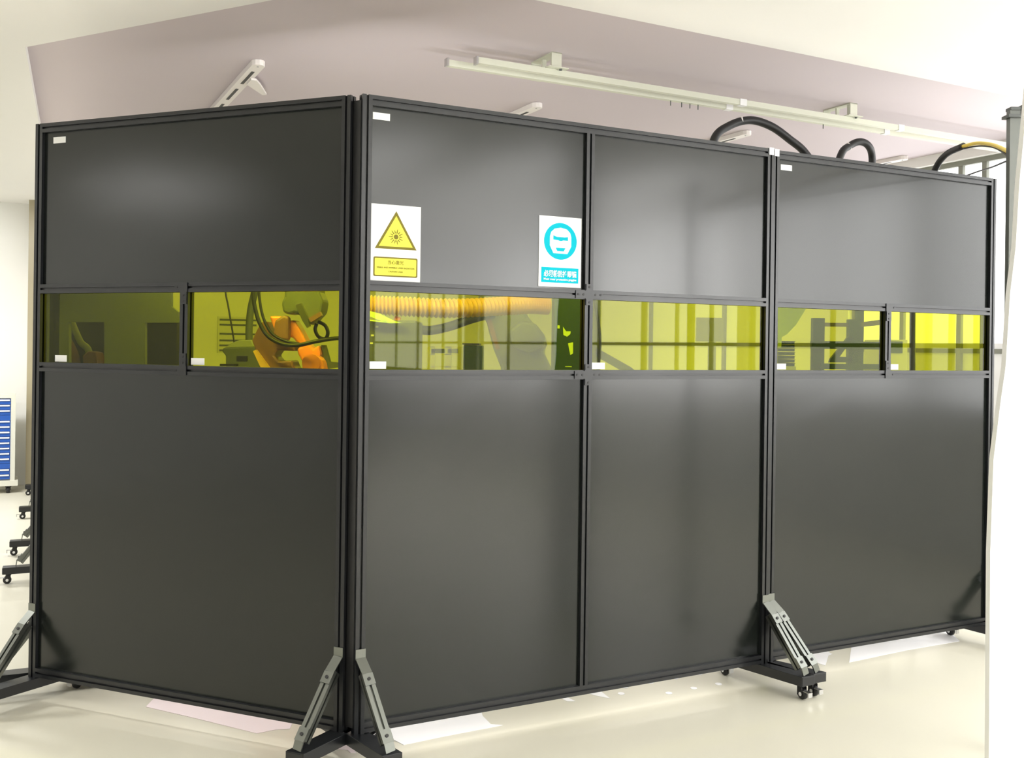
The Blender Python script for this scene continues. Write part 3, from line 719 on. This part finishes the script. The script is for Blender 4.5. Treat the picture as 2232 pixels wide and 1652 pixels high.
k2.rect('bottom_rail', M['rackg'], 1787, 1925, 792, 806, -.02, .02)
k2.poly('diagonal_brace', M['rackg'], [(1850, 733), (1858, 738), (1830, 778), (1858, 778), (1858, 790), (1808, 790), (1811, 782)], .0, .03)
# pillar, cabinet seen in the last pane
k4 = Rig('equipment_cabinet', 'grey-green cabinet with a dark screen just right of the right screen upright', 'cabinet', 1953, 6.4)
k4.rect('body', M['cab'], 1932, 1968, 740, 1500, 0, .4, floor=True); k4.rect('display', M['rackg'], 1940, 1966, 744, 770, -.01, 0)
# small box hanging as dark square seen against the back windows
k5 = Rig('wall_monitor', 'grey square monitor on a stand seen against the back windows', 'monitor', 1548, 8.2)
k5.rect('screen', M['mgrey'], 1519, 1576, 692, 745, 0, .05); k5.rect('stand_pole', M['mgrey'], 1545, 1551, 745, 1500, .01, .04, floor=True); MB().box(-.2, .2, -.15, .2, 0, .03).build('stand_base', M['mgrey'], k5.o)

# ---------------------------------------------------------------- floor light behind the bottom rails, painted as thin pale sheets and dots
M['lit_pink'] = mat('light_patch_pink', (.92, .80, .82), .6)
M['lit_white'] = mat('light_patch_white', (.95, .95, .97), .6)
def floor_light_patch(label, m, px):
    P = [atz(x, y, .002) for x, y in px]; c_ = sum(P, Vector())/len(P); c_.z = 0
    o = MB().prism([(p.x-c_.x, p.y-c_.y) for p in P], .0003, .002).build('floor_light_patch', m); o.location = c_
    return tag(o, label, 'sheet', 'painted light patches on the floor under the screens')
floor_light_patch('long pale pink patch of painted light on the floor under the left screen', M['lit_pink'], [(318, 1540), (345, 1512), (640, 1570), (632, 1588), (600, 1590), (560, 1598), (430, 1566)])
floor_light_patch('small pale pink triangle of painted light on the floor between the two corner feet', M['lit_pink'], [(712, 1630), (748, 1598), (776, 1640), (764, 1640), (758, 1634), (735, 1632)])
floor_light_patch('large white patch of painted light on the floor right of the corner foot', M['lit_white'], [(838, 1602), (868, 1560), (1044, 1535), (1052, 1560), (1070, 1578), (1096, 1580), (960, 1606), (880, 1623)])
floor_light_patch('tiny white fleck of painted light on the floor left of the white triangle', M['lit_white'], [(1218, 1519), (1232, 1517), (1254, 1528), (1236, 1528)])
floor_light_patch('small white triangle of painted light on the floor below the middle upright', M['lit_white'], [(1272, 1508), (1304, 1502), (1330, 1522), (1300, 1516)])
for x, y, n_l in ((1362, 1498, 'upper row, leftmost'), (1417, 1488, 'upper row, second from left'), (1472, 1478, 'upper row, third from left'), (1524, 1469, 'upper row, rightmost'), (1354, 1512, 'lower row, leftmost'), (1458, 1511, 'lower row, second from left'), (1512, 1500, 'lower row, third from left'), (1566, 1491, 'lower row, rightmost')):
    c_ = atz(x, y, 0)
    o = MB().cyl((0, 0, .0003), (0, 0, .002), .016, n=20).build('floor_light_spot', M['lit_white']); o.location = c_  # spots of light painted as thin white discs
    tag(o, 'round white spot of painted light on the floor under the widest screen, '+n_l, 'dot', 'round spots of painted light on the floor')
floor_light_patch('white pennant-shaped patch of painted light just right of the twin braces', M['lit_white'], [(1748, 1427), (1806, 1416), (1806, 1421), (1814, 1425), (1806, 1428), (1799, 1450), (1780, 1444)])
floor_light_patch('longest white patch of painted light, under the right screen', M['lit_white'], [(1856, 1408), (2060, 1372), (2075, 1380), (2092, 1397), (1980, 1416), (1851, 1443)])
